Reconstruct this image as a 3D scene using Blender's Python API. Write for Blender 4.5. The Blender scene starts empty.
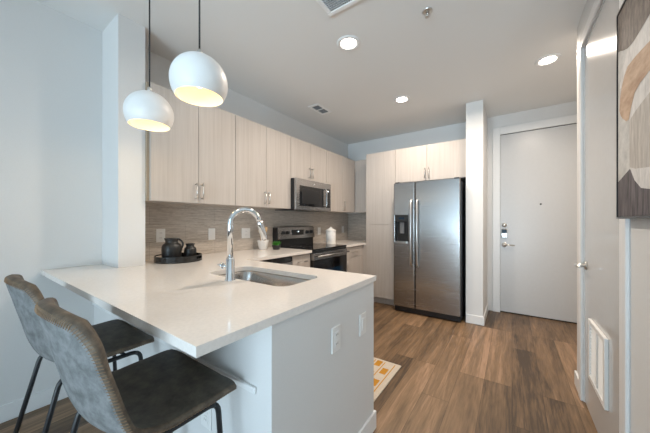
import bpy, bmesh, math, random
from mathutils import Vector, Matrix
random.seed(4)
PI = math.pi
SC = bpy.context.scene
COL = SC.collection

# ------------------------------------------------------------------ camera, world, daylight, exposure
cam_d = bpy.data.cameras.new('camera')
cam = bpy.data.objects.new('camera', cam_d)
COL.objects.link(cam)
cam.location = (0, 0, 1.237)
cam.rotation_euler = (PI/2, 0, math.radians(35.0))
cam_d.sensor_width = 36.0
cam_d.lens = 267.0/650.0*36.0
cam_d.shift_y = 5.5/650.0
cam_d.clip_start = 0.02
SC.camera = cam

world = bpy.data.worlds.new('sky')
SC.world = world
world.use_nodes = True
wn = world.node_tree.nodes['Background']
wn.inputs['Color'].default_value = (0.62, 0.80, 1.0, 1)
wn.inputs['Strength'].default_value = 1.2

def area_light(name, loc, rot, sx, sy, power, color, shape='RECTANGLE', spread=PI):
    d = bpy.data.lights.new(name, 'AREA')
    d.shape = shape
    d.size = sx
    if shape in ('RECTANGLE', 'ELLIPSE'):
        d.size_y = sy
    d.energy = power
    d.color = color
    d.spread = spread
    o = bpy.data.objects.new(name, d)
    COL.objects.link(o)
    o.location = loc
    o.rotation_euler = rot
    return o

DAY, CEIL_FILL = 100, 470
# daylight standing outside the two living room windows behind the camera
area_light('daylight', (.2, -3.50, 1.40), (PI/2, 0, 0), 3.5, 2.5, DAY, (0.56, 0.81, 1.0))
# added fill lamp, aimed up through the windows to brighten the ceiling
area_light('ceiling_fill', (.2, -4.6, 0.25), (math.radians(125), 0, 0), 5.0, 2.0, CEIL_FILL, (0.70, 0.88, 1.0))

vs = SC.view_settings
vs.view_transform = 'Standard'
vs.look = 'None'
vs.gamma = 1.0
vs.use_curve_mapping = False
vs.exposure = 0.12
CAN_POWER = 19
CAN_SPREAD = math.radians(166)
PEND_POWER = 1.9

# ------------------------------------------------------------------ materials
def lin(r, g, b):
    def f(c):
        c /= 255.0
        return c/12.92 if c <= 0.04045 else ((c+0.055)/1.055)**2.4
    return (f(r), f(g), f(b), 1)

def new_mat(name):
    m = bpy.data.materials.new(name)
    m.use_nodes = True
    nt = m.node_tree
    return m, nt, nt.nodes['Principled BSDF']

def N(nt, kind, **kw):
    n = nt.nodes.new(kind)
    for k, v in kw.items():
        setattr(n, k, v)
    return n

def mapped(nt, scale, coord='Object'):
    tc = N(nt, 'ShaderNodeTexCoord')
    mp = N(nt, 'ShaderNodeMapping')
    mp.inputs['Scale'].default_value = scale
    nt.links.new(tc.outputs[coord], mp.inputs['Vector'])
    return mp.outputs['Vector']

def noise(nt, vec, scale=1.0, detail=3.0, rough=0.5):
    n = N(nt, 'ShaderNodeTexNoise')
    n.inputs['Scale'].default_value = scale
    n.inputs['Detail'].default_value = detail
    n.inputs['Roughness'].default_value = rough
    nt.links.new(vec, n.inputs['Vector'])
    return n.outputs['Fac']

def ramp(nt, fac, stops):
    r = N(nt, 'ShaderNodeValToRGB')
    e = r.color_ramp.elements
    while len(e) < len(stops):
        e.new(0.5)
    for i, (p, c) in enumerate(stops):
        e[i].position = p
        e[i].color = c
    nt.links.new(fac, r.inputs['Fac'])
    return r.outputs['Color']

def bump(nt, bsdf, fac, strength, dist=0.002):
    b = N(nt, 'ShaderNodeBump')
    b.inputs['Strength'].default_value = strength
    b.inputs['Distance'].default_value = dist
    nt.links.new(fac, b.inputs['Height'])
    nt.links.new(b.outputs['Normal'], bsdf.inputs['Normal'])

def simple(name, color, rough=0.5, metal=0.0, var=0.04, scale=30.0, bmp=0.0, coat=0.0, spec=None):
    """one colour with a faint procedural mottling"""
    m, nt, b = new_mat(name)
    vec = mapped(nt, (1, 1, 1))
    f = noise(nt, vec, scale, 3)
    lo = tuple(max(0, c*(1-var)) for c in color[:3])+(1,)
    hi = tuple(min(1, c*(1+var)) for c in color[:3])+(1,)
    nt.links.new(ramp(nt, f, [(0.3, lo), (0.7, hi)]), b.inputs['Base Color'])
    b.inputs['Roughness'].default_value = rough
    b.inputs['Metallic'].default_value = metal
    if coat:
        b.inputs['Coat Weight'].default_value = coat
    if spec is not None:
        b.inputs['Specular IOR Level'].default_value = spec
    if bmp:
        bump(nt, b, f, bmp)
    return m

def emissive(name, color, strength):
    m, nt, b = new_mat(name)
    b.inputs['Base Color'].default_value = (0.8, 0.8, 0.8, 1)
    b.inputs['Emission Color'].default_value = color
    b.inputs['Emission Strength'].default_value = strength
    return m

M = {}
M['wall'] = simple('wall paint', (0.71, 0.70, 0.685, 1), 0.55, var=0.012, scale=160, bmp=0.12)
M['ceiling'] = simple('ceiling paint', (0.80, 0.795, 0.78, 1), 0.8, var=0.01, scale=200, bmp=0.12)
M['trim'] = simple('trim paint', (0.78, 0.775, 0.765, 1), 0.35, var=0.01)
M['door'] = simple('door paint', (0.58, 0.575, 0.57, 1), 0.32, var=0.012)
M['glossdoor'] = simple('gloss door paint', (0.55, 0.54, 0.53, 1), 0.17, var=0.012)
M['plastic'] = simple('white plastic', (0.80, 0.79, 0.77, 1), 0.35, var=0.01)
M['quartz'] = simple('quartz', (0.82, 0.765, 0.715, 1), 0.10, var=0.035, scale=90)
M['black'] = simple('black enamel', (0.012, 0.012, 0.013, 1), 0.3)
M['blackglass'] = simple('black glass', (0.008, 0.008, 0.009, 1), 0.06)
M['blackmetal'] = simple('black powder coat', (0.015, 0.016, 0.018, 1), 0.42, var=0.1)
M['blackceramic'] = simple('black ceramic', (0.018, 0.017, 0.016, 1), 0.38, var=0.2, scale=12)
M['lacquer'] = simple('black lacquer', (0.012, 0.012, 0.012, 1), 0.16)
M['chrome'] = simple('chrome', (0.78, 0.79, 0.80, 1), 0.07, 1.0, var=0.01)
M['nickel'] = simple('satin nickel', (0.62, 0.60, 0.57, 1), 0.28, 1.0, var=0.03)
M['plasticgrey'] = simple('grey plastic', (0.16, 0.16, 0.165, 1), 0.4)
M['ceramic'] = simple('white ceramic', (0.78, 0.76, 0.73, 1), 0.3, var=0.03)
M['woodspoon'] = simple('beech wood', (0.50, 0.33, 0.18, 1), 0.6, var=0.15, scale=60)
M['leaf'] = simple('leaf', (0.06, 0.32, 0.03, 1), 0.45, var=0.35, scale=50)
M['filler'] = simple('brown melamine', (0.36, 0.28, 0.20, 1), 0.6, var=0.06)
M['soil'] = simple('soil', (0.03, 0.02, 0.014, 1), 0.9, var=0.3, scale=150)
M['cord'] = simple('black cord', (0.012, 0.012, 0.014, 1), 0.5)
M['shade'] = simple('white lacquer shade', (0.80, 0.79, 0.775, 1), 0.42, var=0.01)
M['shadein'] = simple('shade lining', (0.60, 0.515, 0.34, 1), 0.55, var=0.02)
M['rubber'] = simple('rubber', (0.02, 0.02, 0.02, 1), 0.7)
M['keypadglass'] = simple('keypad plastic', (0.006, 0.03, 0.055, 1), 0.45)
M['core'] = simple('grey lattice', (0.52, 0.54, 0.56, 1), 0.5)
M['satin'] = simple('satin steel bar', (0.62, 0.62, 0.62, 1), 0.3, 1.0, var=0.02)
M['brightwhite'] = simple('bright white enamel', (0.90, 0.90, 0.895, 1), 0.35, var=0.01)
M['display'] = simple('dark display', (0.006, 0.022, 0.045, 1), 0.1)
M['cream'] = simple('cream cotton', (0.54, 0.47, 0.385, 1), 0.95, var=0.12, scale=220, bmp=0.5)
M['mustard'] = simple('mustard cotton', (0.47, 0.215, 0.018, 1), 0.95, var=0.15, scale=220, bmp=0.5)
M['thread'] = simple('tan thread', (0.24, 0.15, 0.085, 1), 0.85, var=0.2, scale=90)
M['hole'] = simple('dark slot', (0.02, 0.02, 0.02, 1), 0.8)
M['gapdark'] = simple('vent core', (0.26, 0.275, 0.29, 1), 0.8)
M['lens'] = emissive('light lens', (1.0, 0.90, 0.78, 1), 14.0)
M['bulb'] = emissive('bulb glow', (1.0, 0.84, 0.55, 1), 3.5)
M['led'] = emissive('clock digits', (0.75, 0.9, 1.0, 1), 2.0)

def mat_glass():
    m, nt, b = new_mat('window glass')
    nt.nodes.remove(b)
    out = nt.nodes['Material Output']
    t = N(nt, 'ShaderNodeBsdfTransparent'); g = N(nt, 'ShaderNodeBsdfGlossy')
    g.inputs['Roughness'].default_value = 0.02
    fr = N(nt, 'ShaderNodeFresnel'); mx = N(nt, 'ShaderNodeMixShader')
    nt.links.new(fr.outputs[0], mx.inputs[0]); nt.links.new(t.outputs[0], mx.inputs[1]); nt.links.new(g.outputs[0], mx.inputs[2])
    nt.links.new(mx.outputs[0], out.inputs['Surface'])
    return m
M['glass'] = mat_glass()

def mat_cabinet():
    m, nt, b = new_mat('pale ash laminate')
    v = mapped(nt, (38, 38, 1.1))
    f1 = noise(nt, v, 1.0, 4, 0.55)
    v2 = mapped(nt, (140, 140, 3.0))
    f2 = noise(nt, v2, 1.0, 2)
    mx = N(nt, 'ShaderNodeMix'); mx.data_type = 'FLOAT'; mx.inputs['Factor'].default_value = 0.35
    nt.links.new(f1, mx.inputs['A']); nt.links.new(f2, mx.inputs['B'])
    c = ramp(nt, mx.outputs['Result'], [(0.34, (0.440, 0.388, 0.346, 1)), (0.52, (0.485, 0.434, 0.392, 1)), (0.68, (0.520, 0.468, 0.425, 1))])
    nt.links.new(c, b.inputs['Base Color'])
    b.inputs['Roughness'].default_value = 0.45
    return m
M['cab'] = mat_cabinet()

def mat_floor():
    m, nt, b = new_mat('vinyl plank floor')
    tc = N(nt, 'ShaderNodeTexCoord')
    sep = N(nt, 'ShaderNodeSeparateXYZ'); nt.links.new(tc.outputs['Object'], sep.inputs[0])
    cmb = N(nt, 'ShaderNodeCombineXYZ')
    nt.links.new(sep.outputs['Y'], cmb.inputs['X']); nt.links.new(sep.outputs['X'], cmb.inputs['Y'])
    def brick(c1, c2, mo, msize):
        br = N(nt, 'ShaderNodeTexBrick')
        br.offset = 0.37; br.offset_frequency = 3
        br.inputs['Scale'].default_value = 1.0
        br.inputs['Brick Width'].default_value = 1.22
        br.inputs['Row Height'].default_value = 0.178
        br.inputs['Mortar Size'].default_value = msize
        br.inputs['Mortar Smooth'].default_value = 0.3
        br.inputs['Bias'].default_value = 0.0
        br.inputs['Color1'].default_value = c1; br.inputs['Color2'].default_value = c2; br.inputs['Mortar'].default_value = mo
        nt.links.new(cmb.outputs[0], br.inputs['Vector'])
        return br
    rnd = brick((0, 0, 0, 1), (1, 1, 1, 1), (0.5, 0.5, 0.5, 1), 0.0)
    seam = brick((1, 1, 1, 1), (1, 1, 1, 1), (0.42, 0.40, 0.38, 1), 0.0016)
    # grain, shifted from plank to plank
    sh = N(nt, 'ShaderNodeVectorMath', operation='SCALE'); sh.inputs['Scale'].default_value = 9.0
    nt.links.new(rnd.outputs['Color'], sh.inputs[0])
    add = N(nt, 'ShaderNodeVectorMath', operation='ADD')
    nt.links.new(cmb.outputs[0], add.inputs[0]); nt.links.new(sh.outputs[0], add.inputs[1])
    def grain(sc, detail, rough=0.6, dist=0.0):
        mp = N(nt, 'ShaderNodeMapping'); mp.inputs['Scale'].default_value = sc
        nt.links.new(add.outputs[0], mp.inputs['Vector'])
        n = N(nt, 'ShaderNodeTexNoise'); n.inputs['Scale'].default_value = 1
        n.inputs['Detail'].default_value = detail; n.inputs['Roughness'].default_value = rough
        n.inputs['Distortion'].default_value = dist
        nt.links.new(mp.outputs[0], n.inputs['Vector'])
        return n.outputs['Fac']
    g1 = grain((1.0, 13, 1), 6, 0.66, 0.9)
    g2 = grain((6, 90, 1), 3)
    mx = N(nt, 'ShaderNodeMix'); mx.data_type = 'FLOAT'; mx.inputs['Factor'].default_value = 0.3
    nt.links.new(g1, mx.inputs['A']); nt.links.new(g2, mx.inputs['B'])
    mr = N(nt, 'ShaderNodeMix'); mr.data_type = 'FLOAT'; mr.inputs['Factor'].default_value = 0.20
    sepc = N(nt, 'ShaderNodeSeparateColor'); nt.links.new(rnd.outputs['Color'], sepc.inputs[0])
    nt.links.new(mx.outputs['Result'], mr.inputs['A']); nt.links.new(sepc.outputs[0], mr.inputs['B'])
    c = ramp(nt, mr.outputs['Result'], [(0.36, (0.062, 0.037, 0.019, 1)), (0.45, (0.140, 0.084, 0.043, 1)), (0.56, (0.235, 0.143, 0.076, 1)), (0.67, (0.37, 0.225, 0.135, 1))])
    mul = N(nt, 'ShaderNodeMix'); mul.data_type = 'RGBA'; mul.blend_type = 'MULTIPLY'; mul.inputs['Factor'].default_value = 1
    nt.links.new(c, mul.inputs['A']); nt.links.new(seam.outputs['Color'], mul.inputs['B'])
    nt.links.new(mul.outputs['Result'], b.inputs['Base Color'])
    b.inputs['Roughness'].default_value = 0.42
    bump(nt, b, mx.outputs['Result'], 0.08)
    return m
M['floor'] = mat_floor()

def mat_tile():
    m, nt, b = new_mat('linear mosaic tile')
    v = mapped(nt, (7, 7, 150))
    f1 = noise(nt, v, 1.0, 3, 0.6)
    v2 = mapped(nt, (30, 30, 420))
    f2 = noise(nt, v2, 1.0, 2, 0.5)
    mx = N(nt, 'ShaderNodeMix'); mx.data_type = 'FLOAT'; mx.inputs['Factor'].default_value = 0.4
    nt.links.new(f1, mx.inputs['A']); nt.links.new(f2, mx.inputs['B'])
    c = ramp(nt, mx.outputs['Result'], [(0.32, (0.29, 0.25, 0.21, 1)), (0.5, (0.48, 0.425, 0.37, 1)), (0.68, (0.64, 0.58, 0.52, 1))])
    tc = N(nt, 'ShaderNodeTexCoord'); sep = N(nt, 'ShaderNodeSeparateXYZ'); nt.links.new(tc.outputs['Object'], sep.inputs[0])
    ad = N(nt, 'ShaderNodeMath', operation='ADD'); nt.links.new(sep.outputs['X'], ad.inputs[0]); nt.links.new(sep.outputs['Y'], ad.inputs[1])
    cb = N(nt, 'ShaderNodeCombineXYZ'); nt.links.new(ad.outputs[0], cb.inputs['X']); nt.links.new(sep.outputs['Z'], cb.inputs['Y'])
    br = N(nt, 'ShaderNodeTexBrick'); nt.links.new(cb.outputs[0], br.inputs['Vector'])
    br.inputs['Scale'].default_value = 1; br.inputs['Brick Width'].default_value = 0.61; br.inputs['Row Height'].default_value = 0.152
    br.inputs['Mortar Size'].default_value = 0.0012
    br.inputs['Color1'].default_value = (1, 1, 1, 1); br.inputs['Color2'].default_value = (0.93, 0.93, 0.93, 1); br.inputs['Mortar'].default_value = (0.6, 0.6, 0.6, 1)
    mul = N(nt, 'ShaderNodeMix'); mul.data_type = 'RGBA'; mul.blend_type = 'MULTIPLY'; mul.inputs['Factor'].default_value = 1
    nt.links.new(c, mul.inputs['A']); nt.links.new(br.outputs['Color'], mul.inputs['B'])
    nt.links.new(mul.outputs['Result'], b.inputs['Base Color'])
    b.inputs['Roughness'].default_value = 0.3
    bump(nt, b, mx.outputs['Result'], 0.25)
    return m
M['tile'] = mat_tile()

def mat_steel(name, sc, col=(0.39, 0.38, 0.372, 1), rough=0.26):
    m, nt, b = new_mat(name)
    f = noise(nt, mapped(nt, sc), 1.0, 2)
    lo = tuple(c*0.97 for c in col[:3])+(1,); hi = tuple(min(1, c*1.03) for c in col[:3])+(1,)
    nt.links.new(ramp(nt, f, [(0.3, lo), (0.7, hi)]), b.inputs['Base Color'])
    r = N(nt, 'ShaderNodeMapRange'); r.inputs['To Min'].default_value = rough-0.02; r.inputs['To Max'].default_value = rough+0.03
    nt.links.new(f, r.inputs['Value']); nt.links.new(r.outputs[0], b.inputs['Roughness'])
    b.inputs['Metallic'].default_value = 1.0
    b.inputs['Anisotropic'].default_value = 0.5
    return m
M['steel'] = mat_steel('brushed steel', (3, 3, 260))
M['sinksteel'] = mat_steel('sink steel', (200, 4, 4), (0.50, 0.47, 0.44, 1), 0.2)

def mat_leather(name, lo, mid, hi, rough):
    m, nt, b = new_mat(name)
    v = mapped(nt, (1, 1, 1))
    f = noise(nt, v, 22, 6, 0.68)
    nt.links.new(ramp(nt, f, [(0.34, lo), (0.5, mid), (0.68, hi)]), b.inputs['Base Color'])
    b.inputs['Roughness'].default_value = rough
    bump(nt, b, noise(nt, v, 260, 2), 0.25, 0.001)
    return m
M['leather_in'] = mat_leather('ash brown leather', (0.046, 0.040, 0.030, 1), (0.078, 0.067, 0.051, 1), (0.120, 0.103, 0.078, 1), 0.5)
M['leather_out'] = mat_leather('lit worn ash leather', (0.115, 0.118, 0.118, 1), (0.185, 0.190, 0.190, 1), (0.265, 0.270, 0.268, 1), 0.8)  # same leather as the seat, paler: window light put into the colour
M['leather_rim'] = mat_leather('rubbed tan leather', (0.060, 0.046, 0.033, 1), (0.105, 0.078, 0.054, 1), (0.19, 0.14, 0.095, 1), 0.6)

def mat_paint(name, lo, hi, sc, scale=1.0):
    m, nt, b = new_mat(name)
    f = noise(nt, mapped(nt, sc), scale, 6, 0.65)
    nt.links.new(ramp(nt, f, [(0.32, lo), (0.68, hi)]), b.inputs['Base Color'])
    b.inputs['Roughness'].default_value = 0.7
    bump(nt, b, f, 0.3)
    return m
M['art_ground'] = mat_paint('paint pale grey', lin(182, 180, 176), lin(214, 211, 206), (20, 20, 20))
M['art_brown'] = mat_paint('paint umber', lin(84, 74, 68), lin(132, 120, 110), (8, 60, 22))
M['art_tan'] = mat_paint('paint ochre', lin(168, 135, 108), lin(206, 178, 152), (10, 10, 30))
M['art_white'] = mat_paint('paint white', lin(196, 192, 188), lin(228, 224, 220), (14, 40, 14))
M['art_grey'] = mat_paint('paint warm grey', lin(168, 160, 152), lin(205, 198, 190), (20, 60, 10))
M['art_dark'] = mat_paint('paint charcoal', lin(40, 35, 38), lin(122, 114, 116), (10, 120, 9))

# ------------------------------------------------------------------ mesh builder
ORIGIN = {}

class MB:
    def __init__(self):
        self.bm = bmesh.new()
        self.mi = 0
    def _tag(self, faces):
        for f in faces:
            f.material_index = self.mi
    def box(self, x0, x1, y0, y1, z0, z1, bev=0.0, seg=2):
        t = bmesh.new()
        bmesh.ops.create_cube(t, size=1.0)
        for v in t.verts:
            v.co = Vector((x0+(v.co.x+.5)*(x1-x0), y0+(v.co.y+.5)*(y1-y0), z0+(v.co.z+.5)*(z1-z0)))
        if bev > 0:
            bmesh.ops.bevel(t, geom=t.edges[:], offset=bev, segments=seg, profile=0.5, affect='EDGES', clamp_overlap=True)
        self._merge(t)
        return self
    def _merge(self, t):
        mp = {}
        for v in t.verts:
            mp[v] = self.bm.verts.new(v.co)
        for f in t.faces:
            try:
                nf = self.bm.faces.new([mp[v] for v in f.verts])
                nf.material_index = self.mi
                nf.smooth = f.smooth
            except ValueError:
                pass
        t.free()
    def prism(self, pts, z0, z1, axis='z', bev=0.0):
        """polygon pts (a,b) extruded along axis from z0 to z1"""
        t = bmesh.new()
        def p(a, b, c):
            return {'z': (a, b, c), 'x': (c, a, b), 'y': (a, c, b)}[axis]
        lo = [t.verts.new(p(a, b, z0)) for a, b in pts]
        hi = [t.verts.new(p(a, b, z1)) for a, b in pts]
        t.faces.new(lo); t.faces.new(hi)
        n = len(pts)
        for i in range(n):
            t.faces.new((lo[i], lo[(i+1) % n], hi[(i+1) % n], hi[i]))
        bmesh.ops.recalc_face_normals(t, faces=t.faces[:])
        if bev:
            bmesh.ops.bevel(t, geom=t.edges[:], offset=bev, segments=2, profile=0.5, affect='EDGES', clamp_overlap=True)
        self._merge(t)
        return self
    def lathe(self, prof, c, seg=32, axis='z', close=False):
        """profile of (radius, height) turned about an axis through c"""
        rings = []
        c = Vector(c)
        for r, h in prof:
            ring = []
            if r <= 1e-6:
                o = {'z': (0, 0, h), 'x': (h, 0, 0), 'y': (0, h, 0)}[axis]
                ring = [self.bm.verts.new(c+Vector(o))]
            else:
                for k in range(seg):
                    a = 2*PI*k/seg
                    ca, sa = r*math.cos(a), r*math.sin(a)
                    o = {'z': (ca, sa, h), 'x': (h, ca, sa), 'y': (sa, h, ca)}[axis]
                    ring.append(self.bm.verts.new(c+Vector(o)))
            rings.append(ring)
        fs = []
        pairs = list(zip(rings[:-1], rings[1:]))
        if close:
            pairs.append((rings[-1], rings[0]))
        for a, b in pairs:
            if len(a) == 1 and len(b) == 1:
                continue
            for k in range(seg):
                k2 = (k+1) % seg
                if len(a) == 1:
                    fs.append(self.bm.faces.new((a[0], b[k], b[k2])))
                elif len(b) == 1:
                    fs.append(self.bm.faces.new((a[k], b[0], a[k2])))
                else:
                    fs.append(self.bm.faces.new((a[k], b[k], b[k2], a[k2])))
        for f in fs:
            f.smooth = True
            f.material_index = self.mi
        return self
    def tube(self, pts, r, seg=10, caps=True):
        pts = [Vector(p) for p in pts]
        rad = r if isinstance(r, (list, tuple)) else [r]*len(pts)
        rings = []
        up = Vector((0, 0, 1))
        t0 = (pts[1]-pts[0]).normalized()
        if abs(t0.dot(up)) > 0.95:
            up = Vector((0, 1, 0))
        n = (up-t0*up.dot(t0)).normalized()
        for i, p in enumerate(pts):
            if i == 0:
                t = t0
            elif i == len(pts)-1:
                t = (pts[i]-pts[i-1]).normalized()
            else:
                t = ((pts[i+1]-p).normalized()+(p-pts[i-1]).normalized()).normalized()
            n = (n-t*n.dot(t)).normalized()
            b = t.cross(n)
            rings.append([self.bm.verts.new(p+n*rad[i]*math.cos(2*PI*k/seg)+b*rad[i]*math.sin(2*PI*k/seg)) for k in range(seg)])
        for a, b in zip(rings[:-1], rings[1:]):
            for k in range(seg):
                f = self.bm.faces.new((a[k], a[(k+1) % seg], b[(k+1) % seg], b[k]))
                f.smooth = seg > 4
                f.material_index = self.mi
        if caps:
            for rg in (rings[0], rings[-1]):
                f = self.bm.faces.new(rg)
                f.material_index = self.mi
        return self
    def loft(self, loops, cap0=False, cap1=False, smooth=True):
        rings = [[self.bm.verts.new(p) for p in lp] for lp in loops]
        n = len(rings[0])
        for a, b in zip(rings[:-1], rings[1:]):
            for k in range(n):
                f = self.bm.faces.new((a[k], a[(k+1) % n], b[(k+1) % n], b[k]))
                f.smooth = smooth
                f.material_index = self.mi
        if cap0:
            self.bm.faces.new(rings[0]).material_index = self.mi
        if cap1:
            self.bm.faces.new(rings[-1]).material_index = self.mi
        return self
    def build(self, name, mats, parent=None, origin=(0, 0, 0), recalc=True):
        if not isinstance(mats, (list, tuple)):
            mats = [mats]
        bm = self.bm
        if recalc:
            bmesh.ops.recalc_face_normals(bm, faces=bm.faces[:])
        org = Vector(ORIGIN[parent.name]) if parent else Vector(origin)
        for v in bm.verts:
            v.co -= org
        me = bpy.data.meshes.new(name)
        bm.to_mesh(me)
        bm.free()
        for mt in mats:
            me.materials.append(M[mt] if isinstance(mt, str) else mt)
        o = bpy.data.objects.new(name, me)
        COL.objects.link(o)
        if parent:
            o.parent = parent
        else:
            o.location = org
        ORIGIN[o.name] = org
        return o

def tag(o, label=None, cat=None, group=None, kind=None):
    if label: o['label'] = label
    if cat: o['category'] = cat
    if group: o['group'] = group
    if kind: o['kind'] = kind
    return o

def thing(name, loc, label, cat, group=None):
    o = bpy.data.objects.new(name, None)
    o.empty_display_size = 0.05
    COL.objects.link(o)
    o.location = loc
    ORIGIN[o.name] = Vector(loc)
    return tag(o, label, cat, group)

def struct(name, mb, mat, label=None, cat=None, origin=(0, 0, 0)):
    return tag(mb.build(name, mat, None, origin), label, cat, None, 'structure')

def dup(root, delta, label):
    """copy of a thing, its parts and their sub-parts"""
    def cp(o, parent):
        c = o.copy()
        COL.objects.link(c)
        c.parent = parent
        for ch in list(o.children):
            cp(ch, c)
        return c
    r = cp(root, None)
    r.location = Vector(root.location)+Vector(delta)
    r['label'] = label
    return r

def box(*a, **k):
    return MB().box(*a, **k)

# ------------------------------------------------------------------ setting: room shell
CEIL = 2.70
XL, XK, YB, XR = -2.58, -2.54, 4.385, 0.404        # living wall, kitchen wall, back wall, right wall
struct('floor', box(-2.8, 2.5, -3.5, 4.6, -0.1, 0.0), 'floor', 'brown wood-look plank floor running toward the entry door', 'floor')
struct('ceiling', box(-2.8, 2.5, -3.5, 4.6, CEIL, CEIL+0.1), 'ceiling', 'flat white ceiling with recessed lights', 'ceiling')
struct('wall_left', box(-2.8, XL, -3.4, 0.70, 0, CEIL), 'wall', 'blank white wall beside the bar stools', 'wall')
struct('wall_kitchen', box(-2.8, XK, 0.868, YB, 0, CEIL), 'wall', 'white wall behind the long run of cabinets', 'wall')
struct('wall_stub', box(-2.8, -2.255, 0.70, 0.868, 0, CEIL), 'wall', 'short white wall end standing on the left of the cabinets', 'wall')
b = box(-2.8, -0.145, YB, 4.55, 0, CEIL)
b.box(-0.145, 0.78, YB, 4.55, 2.445, CEIL).box(0.78, 2.3, YB, 4.55, 0, CEIL)
struct('wall_back', b, 'wall', 'white end wall around the entry door and above the tall cabinets', 'wall')
struct('wall_column', box(-0.466, -0.283, 3.70, YB, 0, CEIL), 'wall', 'narrow white wall end between the refrigerator and the entry door', 'wall')
# right wall with the closet door opening
DY0, DY1, DZ = 1.72, 2.53, 2.44
b = box(XR, XR+0.12, 0.95, DY0, 0, CEIL).box(XR, XR+0.12, DY1, 2.755, 0, CEIL).box(XR, XR+0.12, DY0, DY1, DZ, CEIL)
struct('wall_right', b, 'wall', 'white wall on the right holding the closet door and the painting', 'wall')
struct('wall_closet', box(XR+0.12, 2.3, 2.635, 2.755, 0, CEIL), 'wall', 'white wall closing the entry alcove toward the camera', 'wall')
struct('wall_alcove', box(1.25, 1.37, 2.755, YB, 0, CEIL), 'wall', 'white wall at the far side of the entry alcove', 'wall')
struct('wall_living', box(XR+0.12, 2.3, 0.95, 1.07, 0, CEIL), 'wall', 'white living room wall behind the painting wall', 'wall')
struct('wall_side', box(2.18, 2.3, -3.4, 0.95, 0, CEIL), 'wall', 'white living room side wall', 'wall')
# rear wall with two windows, behind the camera
b = MB()
for x0, x1 in ((XL, -1.5), (0.15, 0.25), (1.9, 2.2)):
    b.box(x0, x1, -3.4, -3.25, 0, CEIL)
for x0, x1 in ((-1.5, 0.15), (0.25, 1.9)):
    b.box(x0, x1, -3.4, -3.25, 0, 0.15).box(x0, x1, -3.4, -3.25, 2.55, CEIL)
struct('wall_rear', b, 'wall', 'white living room wall with two wide windows', 'wall')
for i, (x0, x1) in enumerate(((-1.5, 0.15), (0.25, 1.9))):
    fr = MB()
    xm = (x0+x1)/2
    for a0, a1, z0, z1 in ((x0, x0+.05, .15, 2.55), (x1-.05, x1, .15, 2.55), (xm-.03, xm+.03, .15, 2.55), (x0, x1, .15, .2), (x0, x1, 2.5, 2.55)):
        fr.box(a0, a1, -3.36, -3.29, z0, z1)
    w = struct('window_%d' % (i+1), fr, 'trim', 'white framed living room window behind the camera', 'window')
    box(x0+.03, x1-.03, -3.328, -3.322, .18, 2.52).build('window_pane', 'glass', w)

# baseboards
BH, BT = 0.105, 0.013
def bb(name, segs, label):
    m = MB()
    for s in segs:
        m.box(s[0], s[1], s[2], s[3], 0, BH, bev=0.003, seg=1)
    struct(name, m, 'trim', label, 'baseboard')
bb('baseboard_left', [(XL, XL+BT, -3.25, 0.65-BT)], 'white baseboard along the blank left wall')
bb('baseboard_peninsula', [(XL+BT, -0.68, 0.65-BT, 0.65), (-0.68, -0.68+BT, 0.65-BT, 1.48+BT), (-0.80, -0.68, 1.48, 1.48+BT)], 'white baseboard around the foot of the peninsula')
bb('baseboard_column', [(-0.466, -0.283+BT, 3.70-BT, 3.70), (-0.283, -0.283+BT, 3.70, YB-.022)], 'white baseboard around the narrow wall end by the refrigerator')
bb('baseboard_right', [(XR-BT, XR, 0.95, 1.632), (XR-BT, XR, 2.602, 2.755), (XR-BT, XR+.12, 2.755, 2.755+BT)], 'white baseboard at the foot of the right wall')
bb('baseboard_alcove', [(0.87, 1.25, YB-BT, YB)], 'white baseboard right of the entry door')

# ---- entry door with casing
CW, CT = 0.088, 0.02
c = MB()
c.box(-0.145-CW+.012, -0.133, YB-CT, YB, 0, 2.445+CW, bev=.003, seg=1)
c.box(0.768, 0.768+CW, YB-CT, YB, 0, 2.445+CW, bev=.003, seg=1)
c.box(-0.133, 0.768, YB-CT, YB, 2.433, 2.445+CW, bev=.003, seg=1)
# jamb and stops, dark weatherstrip reveal
c.box(-0.145, -0.139, YB, 4.53, 0, 2.445).box(0.774, 0.78, YB, 4.53, 0, 2.445).box(-0.139, 0.774, YB, 4.53, 2.439, 2.445)
struct('trim_1', c, 'trim', 'wide white casing around the entry door', 'door casing')
d1 = struct('door_1', box(-0.133, 0.768, 4.40, 4.444, 0.014, 2.431, bev=.002, seg=1), 'door', 'tall flat white entry door with electronic lock and peephole', 'door')
g = box(-0.138, -0.1335, 4.405, 4.44, 0.0, 2.437).box(-0.138, 0.773, 4.405, 4.44, 2.4315, 2.438).box(-0.138, 0.773, 4.41, 4.44, 0.0, 0.0135)
g.build('weather_strip', 'rubber', d1)
y = 4.40
MB().lathe([(0, -.022), (.022, -.022), (.027, -.014), (.030, 0), (0, 0)], (-.085, y, 1.195), 24, 'y').build('deadbolt', 'nickel', d1)
lk = box(-.118, -.052, y-.028, y, 1.025, 1.145, bev=.006).build('keypad_lock', 'nickel', d1)
box(-.113, -.057, y-.032, y-.026, 1.085, 1.14, bev=.003).build('keypad', 'keypadglass', lk)
MB().lathe([(0, -.008), (.010, -.007), (.010, 0), (0, 0)], (-.085, y-.028, 1.052), 16, 'y').build('thumb_turn', 'chrome', lk)
kn = MB().lathe([(0, -.012), (.027, -.012), (.030, -.004), (.030, 0), (0, 0)], (-.085, y, .925), 24, 'y')
kn.tube([(-.085, y-.008, .925), (-.085, y-.045, .925)], .009, 10).tube([(-.092, y-.045, .925), (-.04, y-.047, .925), (.03, y-.042, .921)], [.009, .008, .006], 10)
kn.build('door_lever', 'nickel', d1)
MB().lathe([(0, -.004), (.009, -.004), (.011, 0), (0, 0)], (.303, y, 1.467), 16, 'y').build('peephole', 'hole', d1)
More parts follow.
